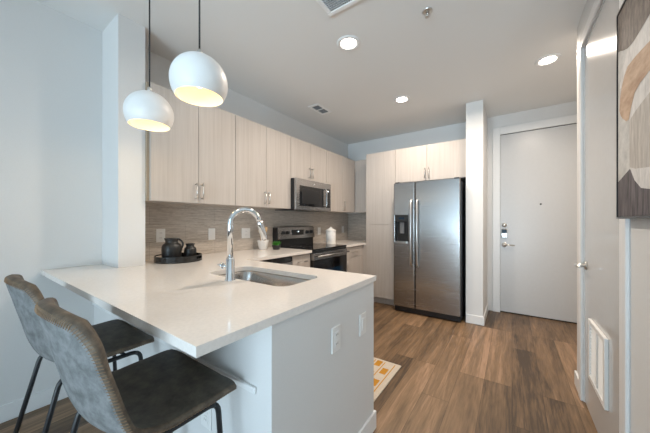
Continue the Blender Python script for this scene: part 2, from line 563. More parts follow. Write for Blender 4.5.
for z in (1.195, 1.085, .925):
    box(-.1375, -.1325, y-.006, y+.0005, z-.028, z+.028).build('strike_plate', 'plasticgrey', d1)

# ---- closet door in the right wall
c = MB()
X0 = XR-0.015
c.box(X0, XR, DY0-CW+.008, DY0, 0, DZ+.07, bev=.003, seg=1).box(X0, XR, DY1, DY1+.07, 0, DZ+.07, bev=.003, seg=1).box(X0, XR, DY0, DY1, DZ, DZ+.07, bev=.003, seg=1)
c.box(XR, XR+.12, DY0-.001, DY0+.005, 0, DZ).box(XR, XR+.12, DY1-.005, DY1+.001, 0, DZ).box(XR, XR+.12, DY0, DY1, DZ-.005, DZ+.001)
struct('trim_2', c, 'trim', 'white casing around the closet door on the right', 'door casing')
d2 = struct('door_2', box(XR+.004, XR+.044, DY0+.008, DY1-.008, .012, DZ-.008, bev=.0015, seg=1), 'glossdoor', 'flat white closet door with a vent grille low down', 'door')
xd = XR+.004
gx = xd-.012
fr = MB()
for a0, a1, z0, z1 in ((1.965, 1.992, .262, .632), (2.298, 2.325, .262, .632), (1.992, 2.298, .262, .289), (1.992, 2.298, .605, .632)):
    fr.box(gx-.004, xd, a0, a1, z0, z1, bev=.002, seg=1)
vg = fr.build('vent_grille', 'plastic', d2)
sl = MB()
for k in range(16):
    z = .292+k*.0196
    sl.prism([(gx+.001, z), (gx+.0025, z-.001), (xd-.0004, z+.006), (xd-.0008, z+.008)], 1.992, 2.298, 'y')
sl.box(gx-.001, gx+.002, 2.135, 2.155, .289, .605)
sl.build('vent_slats', 'plastic', vg)
box(xd-.0005, xd+.0002, 1.992, 2.298, .289, .605).build('vent_backing', 'gapdark', vg)
lv = MB().lathe([(0, -.010), (.026, -.010), (.029, 0), (0, 0)], (xd, 2.465, .945), 24, 'x')
lv.tube([(xd-.006, 2.465, .945), (xd-.05, 2.465, .945)], .010, 12).tube([(xd-.05, 2.475, .945), (xd-.052, 2.42, .945), (xd-.046, 2.36, .943)], [.010, .009, .007], 12)
lv.build('door_lever', 'nickel', d2)
for z in (.24, 1.07, 1.72, 2.28):
    h = MB().tube([(xd-.007, DY0+.004, z-.05), (xd-.007, DY0+.004, z+.05)], .0065, 10)
    h.build('hinge', 'plastic', d2)

# ------------------------------------------------------------------ peninsula walls, countertops
CZ0, CZ = 0.884, 0.914
# the part of the run behind the stub wall is notched round it
b = MB().prism([(XL, .65), (-.68, .65), (-.68, 1.48), (-.80, 1.48), (-.80, .77), (-2.255, .77), (-2.255, .70), (XL, .70)], 0, CZ0-.0015)
struct('wall_peninsula', b, 'wall', 'white half wall carrying the bar end of the countertop', 'half wall')
struct('trim_3', box(XL, -.755, .638, .65, .616, .641, bev=.005, seg=3), 'trim', 'white rail along the half wall under the bar overhang', 'rail')

def rounded(x0, x1, y0, y1, r, n=6):
    pts = []
    for cx, cy, a0 in ((x1-r, y1-r, 0), (x0+r, y1-r, PI/2), (x0+r, y0+r, PI), (x1-r, y0+r, 1.5*PI)):
        for k in range(n+1):
            a = a0+k*PI/2/n
            pts.append((cx+r*math.cos(a), cy+r*math.sin(a)))
    return pts

SX0, SX1, SY0, SY1 = -1.60, -.92, .955, 1.285
def slab(outline, z0, z1, hole=None):
    m = MB()
    bm = m.bm
    edges = []
    for lp in ([outline] + ([hole] if hole else [])):
        vsx = [bm.verts.new((a, b_, z1)) for a, b_ in lp]
        for i in range(len(vsx)):
            edges.append(bm.edges.new((vsx[i], vsx[(i+1) % len(vsx)])))
    bmesh.ops.triangle_fill(bm, use_beauty=True, use_dissolve=False, edges=edges, normal=(0, 0, 1))
    r = bmesh.ops.extrude_face_region(bm, geom=bm.faces[:])
    for g_ in r['geom']:
        if isinstance(g_, bmesh.types.BMVert):
            g_.co.z = z0
    return m
hole = rounded(SX0, SX1, SY0, SY1, .07, 8)
XC = -1.88
top = slab([(XL+.001, .375), (-.67, .375), (-.67, 1.495), (XC, 1.495), (XC, 2.426), (XK+.009, 2.426), (XK+.009, .869), (-2.254, .869), (-2.254, .699), (XL+.001, .699)], CZ0, CZ, hole)
o = top.build('countertop', 'quartz', None, (-1.2, .9, CZ0))
tag(o, 'glossy pale quartz countertop wrapping from the bar to the range', 'countertop')
o = slab([(XK+.009, 3.194), (XC, 3.194), (XC, 3.765), (-1.858, 3.765), (-1.858, YB-.009), (XK+.009, YB-.009)], CZ0, CZ).build('countertop', 'quartz', None, (-2.2, 3.7, CZ0))
tag(o, 'short pale quartz countertop right of the range holding the white canister', 'countertop')

# backsplash
b = box(XK, XK+.008, .868, YB, CZ0, 1.397)
struct('backsplash_left', b, 'tile', 'grey-brown linear mosaic backsplash on the long cabinet wall', 'backsplash')
struct('backsplash_back', box(XK+.008, -1.86, YB-.008, YB, CZ0, 1.397), 'tile', 'short tiled backsplash beside the tall pantry cabinet', 'backsplash')

# sink bowl
sk = MB()
def loop(off, z):
    return [(x, y_, z) for x, y_ in rounded(SX0+off, SX1-off, SY0+off, SY1-off, max(.02, .07-off*.5), 8)]
sk.loft([loop(-.022, .8835), loop(-.004, .8835), loop(.002, .872), loop(.004, .74), loop(.012, .712), loop(.035, .697), loop(.06, .694)], cap1=True)
sk.loft([loop(-.022, .8835), loop(-.022, .879), loop(-.004, .879), loop(-.002, .735), loop(.03, .69), loop(.06, .688)], cap1=True)
snk = sk.build('kitchen_sink', 'sinksteel', None, (-1.265, 1.12, .694))
tag(snk, 'stainless steel undermount sink set in the peninsula countertop', 'sink')
MB().lathe([(0, .0), (.02, .001), (.038, .003), (.044, .001), (.044, -.003)], (-1.265, 1.15, .6955), 24).build('drain', 'nickel', snk)

# faucet
fx, fy = -1.275, .908
fc = thing('kitchen_faucet', (fx, fy, CZ), 'tall chrome gooseneck faucet standing beside the sink', 'faucet')
MB().lathe([(0, 0), (.029, 0), (.029, .005), (.0235, .010), (.023, .118), (.018, .126), (0, .126)], (fx, fy, CZ), 28).build('faucet_body', 'chrome', fc)
dirv = Vector((.10, .185, 0)).normalized()
R_ = .081
pts = [(fx, fy, CZ+.12), (fx, fy, 1.225)]
for k in range(1, 15):
    a = PI-k*(PI*.94)/14
    pts.append((fx+dirv.x*(R_+R_*math.cos(a)), fy+dirv.y*(R_+R_*math.cos(a)), 1.225+R_*math.sin(a)))
MB().tube(pts, .0160, 16).build('spout', 'chrome', fc)
e = Vector(pts[-1])
td = (Vector(pts[-1])-Vector(pts[-2])).normalized()
MB().tube([e, e+td*.010, e+td*.018, e+td*.108, e+td*.113], [.0155, .0178, .018, .0165, .013], 18).build('spray_head', 'chrome', fc)
hl = MB().tube([(fx-.02, fy, CZ+.075), (fx-.052, fy-.012, CZ+.078)], .0135, 16)
hl.tube([(fx-.05, fy-.011, CZ+.078), (fx-.062, fy-.015, CZ+.079)], .018, 16)
hl.tube([(fx-.056, fy-.013, CZ+.078), (fx-.085, fy-.022, CZ+.082)], [.006, .005], 10)
hl.build('lever_handle', 'chrome', fc)

# ------------------------------------------------------------------ cabinets
def pull(parent, face, a, z0, z1, p, horiz=False, length=.14):
    """bar pull on a front lying at coordinate p; face '+x', '-y' or '+y'"""
    m = MB()
    r, so = .0055, .028
    sgn = {'+x': 1, '-y': -1, '+y': 1}[face]
    def P3(al, out, z):
        return (p+sgn*out, al, z) if face == '+x' else (al, p+sgn*out, z)
    if horiz:
        m.tube([P3(a-length/2, so, z0), P3(a+length/2, so, z0)], r, 10)
        for q in (-length/2+.012, length/2-.012):
            m.tube([P3(a+q, -.001, z0), P3(a+q, so, z0)], r*.95, 8)
    else:
        m.tube([P3(a, so, z0), P3(a, so, z1)], r, 10)
        for z in (z0+.012, z1-.012):
            m.tube([P3(a, -.001, z), P3(a, so, z)], r*.95, 8)
    return m.build('handle', 'nickel', parent)

def cabinet(name, label, face, a0, a1, depth0, depth1, z0, z1, fronts, toe=0.0):
    """face '+x': a is Y, depth0 the back X, depth1 the front X; '-y' and '+y': a is X, depth0 back Y, depth1 front Y"""
    sg = 1 if depth1 > depth0 else -1
    mid = ((depth0+depth1)/2, (a0+a1)/2) if face == '+x' else ((a0+a1)/2, (depth0+depth1)/2)
    root = thing(name, (mid[0], mid[1], z0), label, 'cabinet')
    def bx(aa, ab, d0, d1, zz0, zz1, bev=0.0):
        lo, hi = min(d0, d1), max(d0, d1)
        if face == '+x':
            return box(lo, hi, aa, ab, zz0, zz1, bev=bev, seg=1)
        return box(aa, ab, lo, hi, zz0, zz1, bev=bev, seg=1)
    e_ = .0006
    bx(a0+e_, a1-e_, depth0, depth1-sg*.021, z0+toe, z1).build('carcass', 'cab', root)
    if toe:
        bx(a0+e_, a1-e_, depth0, depth1-sg*.075, z0, z0+toe).build('toe_kick', 'cab', root)
    for f in fronts:
        kind, fa0, fa1, fz0, fz1 = f[:5]
        if kind == 'corner_panel':
            box(depth1-.02, -1.8575, fa0+.006, fa1, fz0-.1, fz1).build(kind, 'cab', root)
            continue
        d = bx(fa0+.0016, fa1-.0016, depth1-sg*.02, depth1, fz0+.0016, fz1-.0016, bev=.0012).build(kind, 'cab', root)
        if len(f) > 5 and f[5]:
            h = f[5]
            if h[0] == 'v':
                pull(d, face, h[1], h[2], h[3], depth1)
            else:
                pull(d, face, h[1], h[2], h[2], depth1, True, h[3])
    return root

UZ0, UZ1, XF = 1.397, 2.286, -2.21
xb = XK+.001
def two(a0, a1, z0, z1, hz0, hz1, mid=None, off=.028):
    m_ = mid or (a0+a1)/2
    return [('door', a0, m_, z0, z1, ('v', m_-off, hz0, hz1)), ('door', m_, a1, z0, z1, ('v', m_+off, hz0, hz1))]
cabinet('upper_cabinet', 'pale ash two-door upper cabinet next to the white stub wall', '+x', .885, 1.634, xb, XF, UZ0, UZ1, two(.885, 1.634, UZ0, UZ1, 1.43, 1.57))
cabinet('upper_cabinet', 'pale ash two-door upper cabinet adjoining the left side of the microwave', '+x', 1.636, 2.429, xb, XF, UZ0, UZ1, two(1.636, 2.429, UZ0, UZ1, 1.43, 1.57))
cabinet('upper_cabinet', 'short pale ash two-door cabinet above the microwave', '+x', 2.431, 3.193, xb, XF, 1.775, UZ1, two(2.431, 3.193, 1.775, UZ1, 1.815, 1.955))
cabinet('upper_cabinet', 'pale ash upper cabinet with a single handle right of the microwave', '+x', 3.195, 4.045, xb, XF, UZ0, UZ1,
        [('door', 3.195, 3.64, UZ0, UZ1), ('door', 3.64, 4.045, UZ0, UZ1, ('v', 3.685, 1.43, 1.57))])
cabinet('upper_cabinet', 'narrow pale corner upper cabinet turned toward the bar beside the pantry', '-y', XF+.002, -1.857, YB-.001, 4.055, UZ0, UZ1, [('door', XF+.002, -1.857, UZ0, UZ1)])
box_f = MB().box(-2.538, XF-.022, .869, .884, UZ0, UZ1)
tag(box_f.build('filler_panel', 'filler', None, (-2.37, .8765, UZ0)), 'thin brown filler strip between the stub wall and the first upper cabinet', 'filler panel')

# pantry and over-fridge cabinet on the back wall
YF = 3.76
cabinet('pantry_cabinet', 'tall pale ash pantry cabinet left of the refrigerator', '-y', -1.856, -1.388, YB-.001, YF, 0, UZ1,
        [('door', -1.856, -1.388, 1.20, UZ1), ('door', -1.856, -1.388, .102, 1.20)], toe=.10)
cabinet('over_fridge_cabinet', 'pale ash two-door cabinet above the refrigerator', '-y', -1.387, -.467, YB-.001, YF, 1.80, UZ1,
        two(-1.387, -.467, 1.80, UZ1, 1.83, 1.97, -.945, .024))

# base cabinets on the kitchen wall
XBF = -1.905
cabinet('base_cabinet', 'pale ash base cabinet with a drawer left of the range', '+x', 2.121, 2.425, xb, XBF, 0, .883,
        [('drawer', 2.121, 2.425, .715, .875, ('h', 2.273, .80, .15)), ('door', 2.121, 2.425, .102, .715, ('v', 2.16, .55, .69))], toe=.10)
cabinet('base_cabinet', 'pale ash base cabinet with a drawer right of the range', '+x', 3.195, 4.38, xb, XBF, 0, .883,
        [('drawer', 3.195, 3.755, .715, .875, ('h', 3.475, .80, .18)), ('door', 3.195, 3.755, .102, .715, ('v', 3.235, .55, .69)), ('corner_panel', 3.755, 4.38, .102, .883)], toe=.10)
# sink base in the peninsula, opening toward the range side
cabinet('sink_base_cabinet', 'pale ash sink base cabinet under the peninsula facing the rug', '+y', -1.70, -.802, .772, 1.46, 0, .686,
        two(-1.70, -.802, .102, .686, .53, .67)+[('false_front', -1.70, -.802, .688, .882)], toe=.10)
tag(box(-1.904, -1.702, 1.438, 1.46, .0, .882).build('corner_filler', 'cab', None, (-1.8, 1.45, 0)), 'pale ash corner filler panel between the sink cabinet and the dishwasher', 'filler panel')

# dishwasher
dw = thing('dishwasher', (-2.2, 1.80, 0), 'stainless dishwasher with a black top edge left of the drawer cabinet', 'dishwasher')
box(xb, XBF-.022, 1.522, 2.117, .10, .875).build('tub', 'black', dw)
dd = box(XBF-.02, XBF+.004, 1.522, 2.117, .12, .818, bev=.004).build('door', 'steel', dw)
box(XBF-.02, XBF+.002, 1.522, 2.117, .822, .872, bev=.003).build('control_strip', 'blackglass', dw)
box(xb, XBF-.08, 1.53, 2.11, 0, .10).build('toe_kick', 'black', dw)

# ------------------------------------------------------------------ range
RY0, RY1 = 2.429, 3.191
rg = thing('range', ((XK-1.86)/2, 2.81, 0), 'stainless electric range with black glass cooktop and oven door', 'range')
box(XK+.02, -1.905, RY0+.004, RY1-.004, .05, .905).build('range_body', 'black', rg)
ct = box(XK+.095, -1.868, RY0+.002, RY1-.002, .9055, .921, bev=.003).build('cooktop', 'blackglass', rg)
for bx_, by_, br_ in ((-2.05, 2.63, .10), (-2.05, 3.0, .075), (-2.3, 2.63, .075), (-2.3, 3.0, .10)):
    MB().lathe([(br_-.003, .9212), (br_-.003, .9216), (br_, .9216), (br_, .9212)], (bx_, by_, 0), 36, close=True).build('burner_ring', 'plasticgrey', ct)
box(XK+.012, XK+.094, RY0+.004, RY1-.004, .905, 1.165, bev=.004).build('backguard', 'black', rg)
pn = MB().prism([(XK+.0945, 1.01), (XK+.125, 1.015), (XK+.105, 1.165), (XK+.085, 1.178), (XK+.02, 1.178), (XK+.02, 1.1655), (XK+.0945, 1.1655)], RY0+.012, RY1-.012, 'y')
pn = pn.build('control_panel', 'steel', rg)
def on_panel(z):
    return XK+.125-(z-1.015)/.15*.02
box(on_panel(1.125)-.001, on_panel(1.055)+.0028, 2.69, 2.93, 1.06, 1.13, bev=.001, seg=1).build('display', 'blackglass', pn)
zc = 1.105
box(on_panel(1.055)+.0025, on_panel(1.055)+.0034, 2.80, 2.825, 1.10, 1.112).build('clock', 'led', pn)
for ky in (2.515, 2.60, 3.015, 3.10):
    k = MB().lathe([(0, .030), (.018, .030), (.021, .026), (.024, .004), (.027, 0), (.027, -.006), (0, -.006)], (on_panel(1.095), ky, 1.095), 24, 'x')
    k.box(on_panel(1.095)+.026, on_panel(1.095)+.036, ky-.005, ky+.005, 1.074, 1.116, bev=.002, seg=1)
    k.build('knob', 'black', pn)
# oven door: black glass with a steel band and handle
XO = -1.862
od = MB().box(-1.904, XO, RY0+.006, RY1-.006, .215, .79, bev=.004).build('oven_door', 'blackglass', rg)
box(-1.904, XO+.002, RY0+.006, RY1-.006, .792, .875, bev=.004).build('door_band', 'steel', od)
wn_ = box(XO-.001, XO+.0012, RY0+.12, RY1-.12, .33, .66, bev=.0005, seg=1).build('oven_window', 'display', od)
hd = MB().tube([(XO+.048, RY0+.035, .838), (XO+.048, RY1-.035, .838)], .0115, 14)
for yy in (RY0+.07, RY1-.07):
    hd.tube([(XO, yy, .838), (XO+.048, yy, .838)], .009, 10)
hd.build('handle', 'steel', od)
box(-1.904, XO, RY0+.006, RY1-.006, .06, .21, bev=.004).build('storage_drawer', 'steel', rg)
box(-1.9045, -1.872, RY0+.004, RY1-.004, .878, .9052).build('vent_trim', 'black', rg)
for lx in (-2.45, -1.97):
    for ly in (RY0+.05, RY1-.05):
        MB().lathe([(0, 0), (.018, 0), (.018, .051), (0, .051)], (lx, ly, 0), 12).build('foot', 'black', rg)

# ------------------------------------------------------------------ microwave over the range
XM = -2.13
mw = thing('microwave', (-2.33, 2.81, 1.385), 'stainless over-the-range microwave with black door window', 'microwave')
MZ0, MZ1 = 1.386, 1.7735
box(XK+.002, XM-.03, RY0+.003, RY1-.001, MZ0+.012, MZ1, bev=.002, seg=1).build('microwave_body', 'black', mw)
f = MB().box(XM-.029, XM, RY0+.003, RY1-.001, MZ0+.002, MZ1, bev=.004).build('front_frame', 'steel', mw)
dg = box(XM-.006, XM+.0025, 2.50, 3.005, 1.435, 1.69, bev=.002).build('door_window', 'blackglass', mw)
box(XM+.002, XM+.0032, 2.545, 2.90, 1.468, 1.655, bev=.0004, seg=1).build('window_mesh', 'black', dg)
cp = box(XM-.006, XM+.0025, 3.065, 3.165, 1.435, 1.70, bev=.002).build('control_panel', 'blackglass', mw)
box(XM+.002, XM+.0032, 3.105, 3.13, 1.66, 1.672).build('clock', 'led', cp)
bt = MB()
for r_ in range(5):
    for q in range(3):
        bt.box(XM+.002, XM+.003, 3.08+q*.026, 3.098+q*.026, 1.46+r_*.034, 1.478+r_*.034)
bt.build('keypad', 'black', cp)
hd = MB().tube([(XM+.0, 3.035, 1.445), (XM+.03, 3.035, 1.455), (XM+.036, 3.035, 1.48), (XM+.036, 3.035, 1.65), (XM+.03, 3.035, 1.678), (XM+.0, 3.035, 1.69)], .0105, 12)
hd.build('handle', 'steel', mw)
MB().lathe([(0, .002), (.012, .002), (.013, 0), (0, 0)], (XM, 2.80, 1.728), 20, 'x').build('emblem', 'chrome', mw)
box(-2.50, XM-.03, RY0+.02, RY1-.02, MZ0, MZ0+.0115).build('filter_plate', 'black', mw)

# ------------------------------------------------------------------ refrigerator
FY = 3.595
FX0, FX1, FXM = -1.352, -.516, -1.058
fg = thing('refrigerator', (-.93, 4.0, 0), 'side-by-side stainless refrigerator with black cabinet and water dispenser', 'refrigerator')
box(FX0+.004, FX1+.012, FY+.075, 4.34, .03, 1.745, bev=.004).build('fridge_body', 'black', fg)
fz = MB()
# freezer door with a recess for the dispenser
da, db, dz0, dz1 = -1.330, -1.150, .95, 1.335
fz.prism(rounded(FX0, FXM-.004, FY, FY+.07, .012, 4), .085, dz0)
fz.prism(rounded(FX0, FXM-.004, FY, FY+.07, .012, 4), dz1, 1.77)
fz.prism(rounded(FX0, da, FY, FY+.07, .008, 3), dz0, dz1).prism(rounded(db, FXM-.004, FY, FY+.07, .012, 4), dz0, dz1)
fzd = fz.build('freezer_door', 'steel', fg)
dp = MB().box(da, db, FY+.05, FY+.068, dz0, dz1).box(da, db, FY-.003, FY+.05, 1.235, dz1, bev=.004)
dp.box(da, da+.008, FY+.001, FY+.05, dz0, 1.235).box(db-.008, db, FY+.001, FY+.05, dz0, 1.235)
dpo = dp.build('water_dispenser', 'black', fzd)
box(da+.05, db-.05, FY-.005, FY-.002, 1.275, 1.30).build('display', 'display', dpo)
box(da+.06, db-.06, FY+.02, FY+.035, 1.08, 1.235, bev=.004).build('paddle', 'plasticgrey', dpo)
MB().prism(rounded(da-.002, db+.002, FY-.018, FY+.05, .02, 4), dz0-.004, dz0+.022).build('drip_tray', 'satin', dpo)
fd = MB().prism(rounded(FXM+.004, FX1, FY, FY+.07, .012, 4), .085, 1.77).build('fridge_door', 'steel', fg)
def fridge_handle(x, parent):
    m = MB().tube([(x, FY, .645), (x, FY-.035, .66), (x, FY-.052, .70), (x, FY-.060, 1.09), (x, FY-.052, 1.48), (x, FY-.035, 1.52), (x, FY, 1.535)], [.012, .013, .014, .014, .014, .013, .012], 14)
    m.build('handle', 'satin', parent)
fridge_handle(FXM-.040, fzd)
fridge_handle(FXM+.040, fd)
box(FX0+.01, FX1, FY+.03, FY+.30, .012, .078).build('kick_grille', 'black', fg)
for hx in (FX0+.045, FX1-.04):
    box(hx-.03, hx+.03, FY+.02, FY+.13, 1.7705, 1.788, bev=.004).build('hinge_cover', 'black', fg)
for hx in (FX0+.06, FX1-.06):
    for hy in (FY+.1, 4.28):
        MB().lathe([(0, -.018), (.02, -.018), (.02, .018), (0, .018)], (hx, hy, .0185), 14, 'x').build('roller', 'rubber', fg)

# ------------------------------------------------------------------ outlets and switches
def outlet(face, a, z, p, label, switch=False, w=.074, h=.118):
    """face '+x' at X=p, a along Y; '-y' at Y=p, a along X"""
    def bx(a0, a1, o0, o1, z0, z1, bev=0):
        if face == '+x':
            return box(p+o0, p+o1, a0, a1, z0, z1, bev=bev, seg=1)
        return box(a0, a1, p-o1, p-o0, z0, z1, bev=bev, seg=1)
    loc = (p, a, z) if face == '+x' else (a, p, z)
    r = thing('light_switch' if switch else 'power_outlet', loc, label, 'switch' if switch else 'outlet')
    bx(a-w/2, a+w/2, .0002, .006, z-h/2, z+h/2, .002).build('cover_plate', 'plastic', r)
    if switch:
        bx(a-.017, a+.017, .006, .0095, z-.033, z+.033, .0015).build('rocker', 'plastic', r)
    else:
        for dz in (-.021, .021):
            s_ = bx(a-.0165, a+.0165, .006, .0085, z+dz-.0145, z+dz+.0145, .0015).build('socket', 'plastic', r)
            if face == '+x':
                t_ = MB().box(p+.0084, p+.0088, a-.0075, a-.0055, z+dz-.004, z+dz+.006).box(p+.0084, p+.0088, a+.0055, a+.0075, z+dz-.004, z+dz+.006)
            else:
                t_ = MB().box(a-.0075, a-.0055, p-.0088, p-.0084, z+dz-.004, z+dz+.006).box(a+.0055, a+.0075, p-.0088, p-.0084, z+dz-.004, z+dz+.006)
            t_.build('slots', 'hole', s_)
    return r
PX = XK+.008
outlet('+x', 1.094, 1.118, PX, 'white outlet on the tiles above the black tray')
outlet('+x', 1.582, 1.113, PX, 'white switch on the tiles between the tray and the faucet', True)
outlet('+x', 2.012, 1.108, PX, 'white outlet on the tiles behind the faucet beside the utensil crock', w=.118)
outlet('+x', 3.452, 1.093, PX, 'white outlet on the tiles between the range and the canister')
outlet('+x', 4.18, 1.100, PX, 'white switch on the tiles near the pantry corner', True)
outlet('+x', 1.058, .688, -.68, 'white outlet nearer the bar on the peninsula end wall')
outlet('+x', 1.332, .673, -.68, 'white switch nearer the rug on the peninsula end wall', True)
outlet('-y', -1.076, .413, .65, 'white outlet low on the half wall beneath the bar overhang')

# ------------------------------------------------------------------ things on the counter
tx, ty = -2.275, 1.125
R0 = .176
tro = thing('serving_tray', (tx, ty, CZ), 'round glossy black tray on the counter holding two black vessels', 'tray')
tr = MB().lathe([(0, 0), (R0, 0), (R0+.001, .003), (R0+.001, .0065), (0, .0065)], (tx, ty, CZ), 64)
tr.build('tray_base', 'lacquer', tro)
tw = MB()
hts = [.0066, .022, .041, .050]
NS = 72
def slot(k):
    a = (k+.5)*2*PI/NS
    return any(abs((a-c+PI) % (2*PI)-PI) < .27 for c in (.60, .60+PI))
def tv(rr, k, h):
    a = k*2*PI/NS
    return tw.bm.verts.new((tx+rr*math.cos(a), ty+rr*math.sin(a), CZ+h))
ov = [[tv(R0+.001, k, h) for k in range(NS)] for h in hts]
iv = [[tv(R0-.004, k, h) for k in range(NS)] for h in hts]
for k in range(NS):
    k2 = (k+1) % NS
    for r_ in range(3):
        if r_ == 1 and slot(k):
            tw.bm.faces.new((ov[1][k], ov[1][k2], iv[1][k2], iv[1][k]))
            tw.bm.faces.new((ov[2][k], ov[2][k2], iv[2][k2], iv[2][k]))
            if not slot((k-1) % NS): tw.bm.faces.new((ov[1][k], ov[2][k], iv[2][k], iv[1][k]))
            if not slot(k2): tw.bm.faces.new((ov[1][k2], ov[2][k2], iv[2][k2], iv[1][k2]))
            continue
        tw.bm.faces.new((ov[r_][k], ov[r_][k2], ov[r_+1][k2], ov[r_+1][k]))
        tw.bm.faces.new((iv[r_][k], iv[r_][k2], iv[r_+1][k2], iv[r_+1][k]))
    for r_ in (0, 3):
        tw.bm.faces.new((ov[r_][k], ov[r_][k2], iv[r_][k2], iv[r_][k]))
for f_ in tw.bm.faces: f_.smooth = False
tw.build('tray_rim', 'lacquer', tro)

zt = CZ+.0072
jx, jy = -2.305, 1.082
jg = thing('ceramic_jug', (jx, jy, zt), 'larger matte black jug with a handle on the black tray', 'jug')
MB().lathe([(0, 0), (.056, 0), (.066, .008), (.072, .04), (.074, .085), (.073, .112), (.066, .130), (.052, .141), (.046, .148), (.046, .160), (.053, .174), (.056, .182), (.050, .182), (.042, .162), (.041, .148), (.060, .125), (.068, .085), (.06, .014), (0, .01)], (jx, jy, zt), 36).build('jug_body', 'blackceramic', jg)
hv = Vector((.45, .893, 0))
hp = []
for k in range(9):
    a = -.15*PI + k*(1.0*PI)/8
    rr = .062 + .020*math.sin(max(0, min(PI, (k/8)*PI)))
    hp.append((jx+hv.x*rr, jy+hv.y*rr, zt+.085+.085*k/8))
hp[-1] = (jx+hv.x*.052, jy+hv.y*.052, zt+.172)
hp[0] = (jx+hv.x*.070, jy+hv.y*.070, zt+.075)
MB().tube(hp, .008, 10).build('jug_handle', 'blackceramic', jg)
px_, py_ = -2.287, 1.227
pm = MB().lathe([(0, 0), (.038, 0), (.046, .008), (.050, .04), (.050, .075), (.045, .093), (.034, .101), (.031, .107), (.032, .116), (.037, .126), (.038, .130), (.033, .130), (.027, .112), (.027, .103), (.042, .085), (.044, .02), (0, .008)], (px_, py_, zt), 32)
tag(pm.build('ceramic_vase', 'blackceramic', None, (px_, py_, zt)), 'smaller matte black vase behind the jug on the black tray', 'vase')

# utensil crock with utensils
ux, uy = -2.41, 2.165
tag(MB().lathe([(0, 0), (.042, 0), (.048, .008), (.064, .095), (.066, .106), (.061, .106), (.045, .014), (0, .012)], (ux, uy, CZ), 32).build('utensil_crock', 'ceramic', None, (ux, uy, CZ)),
    'white tapered crock of utensils on the counter beside the small plant', 'crock')
def utensil(name, label, base, topp, mat, kind):
    base, topp = Vector(base), Vector(topp)
    d = (topp-base)
    m = MB()
    if kind == 'spoon':
        m.tube([base, base+d*.72], [.0055, .006], 10)
        m.tube([base+d*.70, base+d*.76, base+d*.86, base+d*.95, topp], [.006, .015, .022, .018, .006], 14)
    else:
        m.tube([base, base+d*.66], [.006, .006], 10)
        q = base+d*.62
        m.box(q.x-.004, q.x+.004, q.y-.028, q.y+.028, q.z, topp.z, bev=.003, seg=2)
    tag(m.build(name, mat, None, base), label, 'utensil')
utensil('wooden_spoon', 'beech wood spoon leaning right in the white crock', (ux+.012, uy+.010, CZ+.016), (ux-.01, uy+.055, 1.185), 'woodspoon', 'spoon')
utensil('wooden_spatula', 'flat beech wood spatula standing in the white crock', (ux-.024, uy+.0, CZ+.016), (ux-.045, uy-.012, 1.225), 'woodspoon', 'spatula')
utensil('serving_spoon', 'white serving spoon leaning left in the white crock', (ux+.012, uy-.012, CZ+.016), (ux+.01, uy-.055, 1.165), 'plastic', 'spoon')

# small potted plant
px_, py_ = -2.27, 2.245
pt = thing('potted_plant', (px_, py_, CZ), 'tiny bright green plant in a black pot beside the crock', 'potted plant')
pot = MB().lathe([(0, 0), (.036, 0), (.040, .004), (.050, .046), (.050, .052), (.045, .052), (.042, .044), (0, .042)], (px_, py_, CZ), 28).build('plant_pot', 'blackceramic', pt)
lf = MB()
for k in range(70):
    a = random.uniform(0, 2*PI); rr = random.uniform(.004, .04)
    c0 = Vector((px_+rr*math.cos(a), py_+rr*math.sin(a), CZ+.044))
    tip = c0+Vector((math.cos(a)*random.uniform(.006, .03), math.sin(a)*random.uniform(.006, .03), random.uniform(.03, .055)))
    mid_ = (c0+tip)/2+Vector((0, 0, .008))
    sd = Vector((-math.sin(a), math.cos(a), 0))*random.uniform(.005, .009)
    lf.loft([[c0+sd*.2, c0-sd*.2, c0+Vector((0, 0, .001))], [mid_+sd, mid_-sd, mid_+Vector((0, 0, .003))], [tip+sd*.1, tip-sd*.1, tip+Vector((0, 0, .0008))]])
lf.build('foliage', 'leaf', pt)

# white canister right of the range
kx, ky = -2.2, 3.292
cn = thing('canister', (kx, ky, CZ), 'tall white lidded canister on the counter right of the range', 'canister')
MB().lathe([(0, 0), (.070, 0), (.073, .004), (.074, .185), (.070, .19), (0, .19)], (kx, ky, CZ), 36).build('canister_body', 'ceramic', cn)
MB().lathe([(0, .1905), (.080, .1905), (.081, .197), (.076, .202), (.012, .240), (.008, .246), (.008, .252), (0, .254)], (kx, ky, CZ), 36).build('canister_lid', 'ceramic', cn)

# ------------------------------------------------------------------ rug
xs = []
x = -.775
cols = []
seq = [('c', .012), ('m', .008), ('c', .014), ('b0', .052), ('c', .014), ('m', .008), ('c', .014), ('b1', .052), ('c', .014), ('m', .008)]
cols = [('c', .03)]
tot = 0.03
first = True
while tot < 1.0:
    for s_ in (seq if first else seq[2:]):
        cols.append(s_); tot += s_[1]
    first = False
rgm = MB()
YR0, YR1 = 1.64, 2.245
ylist = [YR0, YR0+.025]
nb = 6
for k in range(1, nb+1):
    ylist.append(YR0+.025+k*(YR1-YR0-.05)/nb)
ylist.append(YR1)
xx = -.775
xe = [xx]
for c_ in cols:
    xx -= c_[1]
    xe.append(xx)
tz = .007
grid = {}
def gv(i, j):
    if (i, j) not in grid:
        grid[(i, j)] = rgm.bm.verts.new((xe[i], ylist[j], tz))
    return grid[(i, j)]
for i, c_ in enumerate(cols):
    for j in range(len(ylist)-1):
        f_ = rgm.bm.faces.new((gv(i, j), gv(i+1, j), gv(i+1, j+1), gv(i, j+1)))
        mi = 0
        inside = 0 < j < len(ylist)-2
        if inside and c_[0] == 'm': mi = 1
        if inside and c_[0] == 'b0' and j % 2 == 1: mi = 1
        if inside and c_[0] == 'b1' and j % 2 == 0: mi = 1
        f_.material_index = mi
rgm.box(xe[-1], xe[0], YR0, YR1, .0005, tz-.0004)
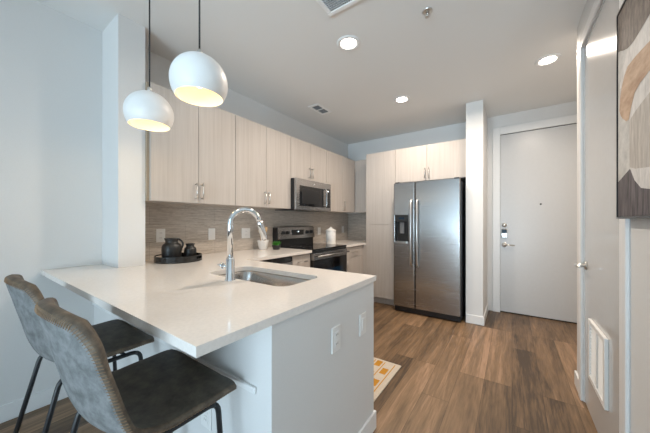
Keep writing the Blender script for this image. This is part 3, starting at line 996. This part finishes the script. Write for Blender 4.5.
tag(rgm.build('kitchen_rug', ['cream', 'mustard'], None, ((xe[0]+xe[-1])/2, (YR0+YR1)/2, 0)), 'cream and mustard woven rug on the plank floor behind the peninsula', 'rug')

# ------------------------------------------------------------------ bar stools
def make_stool(label):
    root = thing('bar_stool', (0, 0, 0), label, 'bar stool', 'bar stools under the counter overhang')
    # centre line of the padded shell (y, z), from the front lip to the top of the back
    ctrl = [(.215, .640), (.205, .650), (.165, .656), (.08, .652), (0, .645), (-.07, .640), (-.115, .650), (-.150, .682), (-.172, .735), (-.189, .805), (-.203, .87), (-.213, .935), (-.223, 1.000)]
    def cr(p0, p1, p2, p3, t):
        return 0.5*((2*p1)+(-p0+p2)*t+(2*p0-5*p1+4*p2-p3)*t*t+(-p0+3*p1-3*p2+p3)*t**3)
    dense = []
    for i in range(len(ctrl)-1):
        q = [Vector((0,)+ctrl[max(0, min(len(ctrl)-1, i+j))]) for j in (-1, 0, 1, 2)]
        for k in range(12):
            dense.append(cr(q[0], q[1], q[2], q[3], k/12))
    dense.append(Vector((0,)+ctrl[-1]))
    L = [0]
    for a, b_ in zip(dense[:-1], dense[1:]):
        L.append(L[-1]+(b_-a).length)
    T = L[-1]
    def at(s):
        s = max(0, min(T, s))
        for i in range(len(L)-1):
            if L[i+1] >= s:
                t = (s-L[i])/max(1e-9, L[i+1]-L[i])
                p = dense[i].lerp(dense[i+1], t)
                i0, i1 = max(0, i-2), min(len(dense)-1, i+3)
                d = (dense[i1]-dense[i0]).normalized()
                n = Vector((0, d.z, -d.y))     # towards the sitter
                if n.dot(Vector((0, .6, .8))) < 0: n = -n
                return p, n
        return dense[-1], Vector((0, 1, 0))
    def lerpt(tab, s):
        for (a, va), (b_, vb) in zip(tab[:-1], tab[1:]):
            if s <= b_:
                t = (s-a)/(b_-a); t = t*t*(3-2*t)
                return va+(vb-va)*t
        return tab[-1][1]
    W = [(0, .226), (.08, .230), (.25, .226), (.40, .228), (.50, .222), (.62, .207), (T, .190)]
    K = [(0, .004), (.10, .004), (.22, .010), (.33, .035), (.43, .040), (.60, .036), (T, .034)]
    nt_ = 20
    U = [.82*i/36 for i in range(36)]+[1-.18*(1-k/30)**1.6 for k in range(31)]
    nu = len(U)-1
    TH = .020
    SCT = T-.12
    def width(s):
        w_ = lerpt(W, s)
        if s > SCT:
            q = min(1, (s-SCT)/(T-SCT))*.97
            w_ *= .50+.50*(1-q**2.2)**(1/2.2)
        return w_
    def th(u):
        q = max(0, min(1, (u-.72)/.28))
        return TH+.018*q*q
    def surf(u, t, off):
        s0 = .030*abs(t)**4
        s1 = T-.022*abs(t)**2.5
        s = s0+(s1-s0)*u
        p, n = at(s)
        w_ = width(s)
        k = lerpt(K, s)*(w_/lerpt(W, s))**1.6
        q = p+n*(k*t*t)
        q = Vector((t*w_, q.y, q.z))
        # local normal leans inward where the shell wraps
        lean = -2*k*t/w_
        nn = Vector((lean, n.y, n.z)).normalized()
        return q+nn*off
    def grid_mesh(back, name, mat, puff=0.0):
        m = MB()
        vs_ = [[None]*(nt_+1) for _ in range(nu+1)]
        for i in range(nu+1):
            for j in range(nt_+1):
                u, t = U[i], -1+2*j/nt_
                e = (1-abs(t)**4)*(1-abs(2*u-1)**10)
                vs_[i][j] = m.bm.verts.new(surf(u, t, (-th(u) if back else 0)+puff*e))
        for i in range(nu):
            for j in range(nt_):
                f_ = m.bm.faces.new((vs_[i][j], vs_[i][j+1], vs_[i+1][j+1], vs_[i+1][j]))
                f_.smooth = True
        return m.build(name, mat, root)
    grid_mesh(False, 'seat_lining', 'leather_in', .008)
    grid_mesh(True, 'outer_shell', 'leather_out', -.006)
    # boundary loop
    loop_ = [(0, -1+2*j/nt_) for j in range(nt_)]+[(U[i], 1) for i in range(nu)]+[(1, 1-2*j/nt_) for j in range(nt_)]+[(U[nu-i], -1) for i in range(nu)]
    rim = MB()
    loops = []
    cen = []
    for (u, t) in loop_:
        a, b_ = surf(u, t, 0), surf(u, t, -th(u))
        inner = surf(.25+.5*u, t*.5, -th(u)/2)
        qi = len(cen)
        pa, pb = loop_[qi-1], loop_[(qi+1) % len(loop_)]
        tang = surf(pb[0], pb[1], 0)-surf(pa[0], pa[1], 0)
        out = tang.cross(a-b_).normalized()
        if out.dot((a+b_)/2-inner) < 0: out = -out
        nax = (a-b_).normalized()
        out = (out-nax*out.dot(nax)).normalized()
        row = []
        for k in range(7):
            ang = PI*k/6
            row.append((a+b_)/2+nax*(th(u)/2)*math.cos(ang)+out*(.011+.006*max(0, (u-.8)/.2))*math.sin(ang))
        loops.append(row)
        cen.append((a, b_, out, nax))
    n = len(loops)
    rings = [[rim.bm.verts.new(p) for p in r_] for r_ in loops]
    for i in range(n):
        a, b_ = rings[i], rings[(i+1) % n]
        for k in range(6):
            f_ = rim.bm.faces.new((a[k], a[k+1], b_[k+1], b_[k]))
            f_.smooth = True
    rim.build('edge_band', 'leather_rim', root)
    # whip stitches over the outer seam, all round
    st = MB()
    dl = [0]
    mids = [(c_[1]) for c_ in cen]
    for i in range(n):
        dl.append(dl[-1]+(mids[(i+1) % n]-mids[i]).length)
    cnt = int(dl[-1]/.009)
    j = 0
    for q in range(cnt):
        s = dl[-1]*q/cnt
        while j < n-1 and dl[j+1] < s: j += 1
        t = (s-dl[j])/max(1e-9, dl[j+1]-dl[j])
        A, B = cen[j], cen[(j+1) % n]
        bb_ = A[1].lerp(B[1], t); out = A[2].lerp(B[2], t).normalized(); nax = A[3].lerp(B[3], t).normalized()
        al = out.cross(nax)
        p0 = bb_-out*.004-nax*.002+al*.0015
        p1 = bb_+out*.007+nax*.0015
        p2 = bb_+out*.0125+nax*.006-al*.0015
        st.tube([p0, p1, p2], .0010, 4)
    st.build('stitching', 'thread', root)
    # steel tube frame: two side rails running into the legs, cross bars, foot rest
    r = .0095
    def bend(p0, p1, p2, rad, k=5):
        p0, p1, p2 = Vector(p0), Vector(p1), Vector(p2)
        a = p1+(p0-p1).normalized()*rad; c_ = p1+(p2-p1).normalized()*rad
        return [a.lerp(p1, t).lerp(p1.lerp(c_, t), t) for t in [i/k for i in range(k+1)]]
    for sx in (-1, 1):
        fr_t, rr_t = (sx*.185, .155, .600), (sx*.185, -.130, .600)
        fr_b, rr_b = (sx*.205, .185, .010), (sx*.205, -.270, .010)
        cf = bend((sx*.185, 0, .600), fr_t, fr_b, .04)
        cb = bend((sx*.185, 0, .600), rr_t, rr_b, .04)
        MB().tube([cf[2]]+cf[3:]+[fr_b], r, 12).build('leg', 'blackmetal', root)
        MB().tube([cb[2]]+cb[3:]+[rr_b], r, 12).build('leg', 'blackmetal', root)
        MB().tube(list(reversed(cb[:3]))+cf[:3], r, 12).build('side_rail', 'blackmetal', root)
    for yb in (.09, -.07):
        MB().tube([(-.185, yb, .603), (.185, yb, .603)], .008, 10).build('cross_bar', 'blackmetal', root)
    def onleg(sx, zz, front):
        t = (.60-zz)/.59
        return (sx*(.185+.02*t), (.155+.03*t) if front else (-.130-.14*t), zz)
    MB().tube([onleg(-1, .22, True), onleg(1, .22, True)], r*.95, 10).build('foot_rest', 'blackmetal', root)
    for sx in (-1, 1):
        for yy in (.185, -.270):
            MB().lathe([(0, 0), (.013, 0), (.013, .016), (0, .016)], (sx*.205, yy, 0), 14).build('foot_cap', 'rubber', root)
    return root
stool = make_stool('grey leather bar stool with stitched edges, nearest the peninsula corner')
stool.location = (-1.043, .405, 0)
dup(stool, (-.655, .0, 0), 'grey leather bar stool with stitched edges, nearest the blank left wall')

# ------------------------------------------------------------------ pendants
def pendant(x, y_, zc, label):
    Rr = .127
    root = thing('pendant_lamp', (x, y_, CEIL), label, 'pendant lamp', 'pendant lamps over the bar')
    MB().lathe([(0, 0), (.06, 0), (.06, -.018), (.045, -.024), (0, -.024)], (x, y_, CEIL), 32).build('canopy', 'blackmetal', root)
    MB().tube([(x, y_, CEIL-.022), (x, y_, zc+Rr+.02)], .0042, 8).build('cord', 'cord', root)
    cut = -.56
    a1 = math.acos(cut)
    prof = [(.0, Rr+.004), (.016, Rr+.002)]
    prof = []
    for k in range(25):
        a = a1*k/24
        prof.append((Rr*math.sin(a) if k else 0, Rr*math.cos(a)))
    sh = MB().lathe(prof, (x, y_, zc), 48)
    Ri = Rr-.003
    inn = [(Rr*math.sin(a1), Rr*math.cos(a1)), (Ri*math.sin(a1), Ri*cut-.0005)]
    sh.lathe(inn, (x, y_, zc), 48)
    shade = sh.build('lamp_shade', 'shade', root)
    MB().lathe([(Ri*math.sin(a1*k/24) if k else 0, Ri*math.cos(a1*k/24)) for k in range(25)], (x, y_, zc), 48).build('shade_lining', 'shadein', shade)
    MB().lathe([(0, Rr+.03), (.008, Rr+.03), (.011, Rr+.022), (.012, Rr-.004), (0, Rr-.004)], (x, y_, zc), 20).build('cord_grip', 'nickel', root)
    bl = MB().lathe([(0, -.035), (.016, -.031), (.027, -.018), (.030, 0), (.026, .018), (.015, .04), (.013, .075), (0, .075)], (x, y_, zc+.012), 24).build('light_bulb', 'bulb', root)
    MB().lathe([(0, .12), (.018, .12), (.018, .07), (0, .07)], (x, y_, zc+.012), 20).build('lamp_socket', 'plastic', root)
    d = bpy.data.lights.new('pendant_glow', 'POINT')
    d.energy = PEND_POWER; d.color = (1.0, .76, .44); d.shadow_soft_size = .03
    lo = bpy.data.objects.new('pendant_glow', d); COL.objects.link(lo)
    lo.parent = root; lo.location = (0, 0, zc-.06-CEIL)
    return root
pendant(-1.221, .70, 1.902, 'white globe pendant lamp hanging nearer the faucet')
pendant(-1.760, .70, 1.878, 'white globe pendant lamp hanging nearer the stub wall')

# ------------------------------------------------------------------ ceiling fixtures
def downlight(x, y_, label):
    root = thing('recessed_light', (x, y_, CEIL), label, 'ceiling light', 'recessed ceiling lights')
    MB().lathe([(.064, 0), (.096, 0), (.096, -.003), (.088, -.008), (.074, -.009), (.062, -.003), (.062, 0)], (x, y_, CEIL-.0002), 40, close=True).build('trim_ring', 'trim', root)
    MB().lathe([(0, -.003), (.061, -.003), (.061, -.0006), (0, -.0006)], (x, y_, CEIL), 36).build('lens', 'lens', root)
    a = area_light('recessed_glow', (x, y_, CEIL-.012), (0, 0, 0), .13, .13, CAN_POWER, (1.0, .875, .745), 'DISK', CAN_SPREAD)
    a.parent = root
    a.location = (0, 0, -.012)
downlight(-1.095, 1.90, 'round recessed light in the ceiling beside the large return grille')
downlight(-1.075, 3.135, 'round recessed light in the ceiling in front of the refrigerator')
downlight(.265, 3.13, 'round recessed light in the ceiling before the entry door')

# supply register
vx, vy = -2.035, 2.80
vt = thing('ceiling_vent', (vx, vy, CEIL), 'small white ceiling register with louvers above the microwave cabinets', 'vent')
hw, hl_ = .085, .155
m = MB()
for a0, a1, b0, b1 in ((-hw, hw, -hl_, -hl_+.035), (-hw, hw, hl_-.035, hl_), (-hw, -hw+.035, -hl_+.035, hl_-.035), (hw-.035, hw, -hl_+.035, hl_-.035), (-hw+.035, hw-.035, -.008, .008)):
    m.box(vx+a0, vx+a1, vy+b0, vy+b1, CEIL-.008, CEIL-.0005, bev=.002, seg=1)
m.build('register_frame', 'brightwhite', vt)
m = MB()
for b0, b1 in ((-hl_+.035, -.008), (.008, hl_-.035)):
    for k in range(6):
        yy = vy+b0+(k+.5)*(b1-b0)/6
        m.prism([(yy-.004, CEIL-.008), (yy-.003, CEIL-.0085), (yy+.005, CEIL-.001), (yy+.004, CEIL-.0008)], vx-hw+.035, vx+hw-.035, 'x')
m.build('louvers', 'core', vt)
box(vx-hw+.034, vx+hw-.034, vy-hl_+.034, vy+hl_-.034, CEIL-.0012, CEIL-.0004).build('duct_opening', 'gapdark', vt)

# return air grille, its far corner in view at the top of the picture
gx1, gy1 = -1.065, 1.575
gx0, gy0 = gx1-.0, gy1-.62
GX0, GX1, GY0, GY1 = -1.055, -.44, .955, 1.568
rt = thing('return_grille', ((GX0+GX1)/2, (GY0+GY1)/2, CEIL), 'large white-framed return air grille in the ceiling at the top', 'vent')
m = MB()
w_ = .032
for a0, a1, b0, b1 in ((GX0, GX1, GY0, GY0+w_), (GX0, GX1, GY1-w_, GY1), (GX0, GX0+w_, GY0+w_, GY1-w_), (GX1-w_, GX1, GY0+w_, GY1-w_)):
    m.box(a0, a1, b0, b1, CEIL-.014, CEIL-.0005, bev=.004, seg=1)
m.build('grille_frame', 'brightwhite', rt)
m = MB()
ncell = 34
for k in range(1, ncell):
    q = GX0+w_+k*(GX1-GX0-2*w_)/ncell
    m.box(q-.0016, q+.0016, GY0+w_, GY1-w_, CEIL-.011, CEIL-.002)
    q = GY0+w_+k*(GY1-GY0-2*w_)/ncell
    m.box(GX0+w_, GX1-w_, q-.0016, q+.0016, CEIL-.0112, CEIL-.0022)
m.build('egg_crate_core', 'core', rt)
box(GX0+w_-.001, GX1-w_+.001, GY0+w_-.001, GY1-w_+.001, CEIL-.0016, CEIL-.0004).build('duct_opening', 'gapdark', rt)

sx_, sy_ = -.48, 1.92
sp = thing('fire_sprinkler', (sx_, sy_, CEIL), 'small fire sprinkler head in the ceiling right of the return grille', 'sprinkler')
MB().lathe([(0, -.001), (.032, -.001), (.034, -.004), (.026, -.010), (.012, -.012), (0, -.012)], (sx_, sy_, CEIL), 28).build('escutcheon', 'nickel', sp)
m = MB().tube([(sx_, sy_, CEIL-.010), (sx_, sy_, CEIL-.03)], .006, 10)
for q in (-1, 1):
    m.tube([(sx_+q*.005, sy_, CEIL-.018), (sx_+q*.012, sy_, CEIL-.028), (sx_+q*.004, sy_, CEIL-.042)], .0022, 6)
m.lathe([(0, -.045), (.014, -.044), (.014, -.042), (0, -.041)], (sx_, sy_, CEIL), 16)
m.build('sprinkler_head', 'nickel', sp)

# ------------------------------------------------------------------ painting
AX = .368
AY0, AY1, AZ0, AZ1 = .97, 1.645, 1.25, 2.115
ar = thing('painting', (XR, (AY0+AY1)/2, AZ0), 'abstract painting of curved tan and grey shapes in a thin black frame', 'painting')
m = MB()
t_ = .008
for y0, y1, z0, z1 in ((AY0, AY0+t_, AZ0, AZ1), (AY1-t_, AY1, AZ0, AZ1), (AY0+t_, AY1-t_, AZ0, AZ0+t_), (AY0+t_, AY1-t_, AZ1-t_, AZ1)):
    m.box(AX-.004, XR-.0005, y0, y1, z0, z1)
m.build('picture_frame', 'black', ar)
cv = MB()
y0, y1, z0, z1 = AY0+t_+.001, AY1-t_-.001, AZ0+t_+.001, AZ1-t_-.001
cv.mi = 0
cv.box(AX, XR-.002, y0, y1, z0, z1)
lay = [0]
def patch(mi, pts):
    """painted shape on the canvas: pts are (distance from the far edge, height), clipped to the canvas"""
    lay[0] += 1
    cv.mi = mi
    q = [(min(max(y1-a, y0), y1), min(max(z, z0), z1)) for a, z in pts]
    xq = AX-.00025*lay[0]
    v_ = [cv.bm.verts.new((xq, a, z)) for a, z in q]
    f_ = cv.bm.faces.new(v_)
    f_.material_index = mi
patch(5, [(0, 1.25), (.68, 1.25), (.68, 1.42), (.3, 1.42), (.14, 1.44), (0, 1.405)])
patch(1, [(0, 2.13), (0, 1.952), (.03, 1.945), (.06, 1.93), (.115, 1.91), (.17, 1.904), (.225, 1.906), (.33, 1.915), (.50, 1.95), (.68, 2.0), (.68, 2.13)])
patch(3, [(.02, 1.79), (.05, 1.85), (.115, 1.902), (.225, 1.90), (.33, 1.91), (.50, 1.945), (.68, 1.99), (.68, 1.86), (.33, 1.82), (.1, 1.78)])
patch(2, [(.02, 1.70), (.028, 1.75), (.05, 1.79), (.08, 1.82), (.115, 1.84), (.2, 1.838), (.33, 1.825), (.68, 1.86), (.68, 1.72), (.33, 1.731), (.24, 1.724), (.19, 1.71), (.155, 1.67), (.13, 1.63), (.10, 1.632), (.06, 1.655), (.035, 1.675)])
patch(3, [(.13, 1.62), (.155, 1.665), (.19, 1.705), (.24, 1.72), (.33, 1.728), (.68, 1.715), (.68, 1.62), (.33, 1.66), (.2, 1.64)])
patch(4, [(.137, 1.60), (.15, 1.625), (.2, 1.64), (.33, 1.66), (.68, 1.61), (.68, 1.36), (.33, 1.343), (.25, 1.355), (.19, 1.39), (.14, 1.445)])
patch(3, [(.14, 1.445), (.2, 1.43), (.33, 1.415), (.68, 1.43), (.68, 1.36), (.33, 1.343), (.25, 1.355), (.19, 1.39)])
cv.build('canvas', ['art_ground', 'art_brown', 'art_tan', 'art_white', 'art_grey', 'art_dark'], ar, recalc=False)
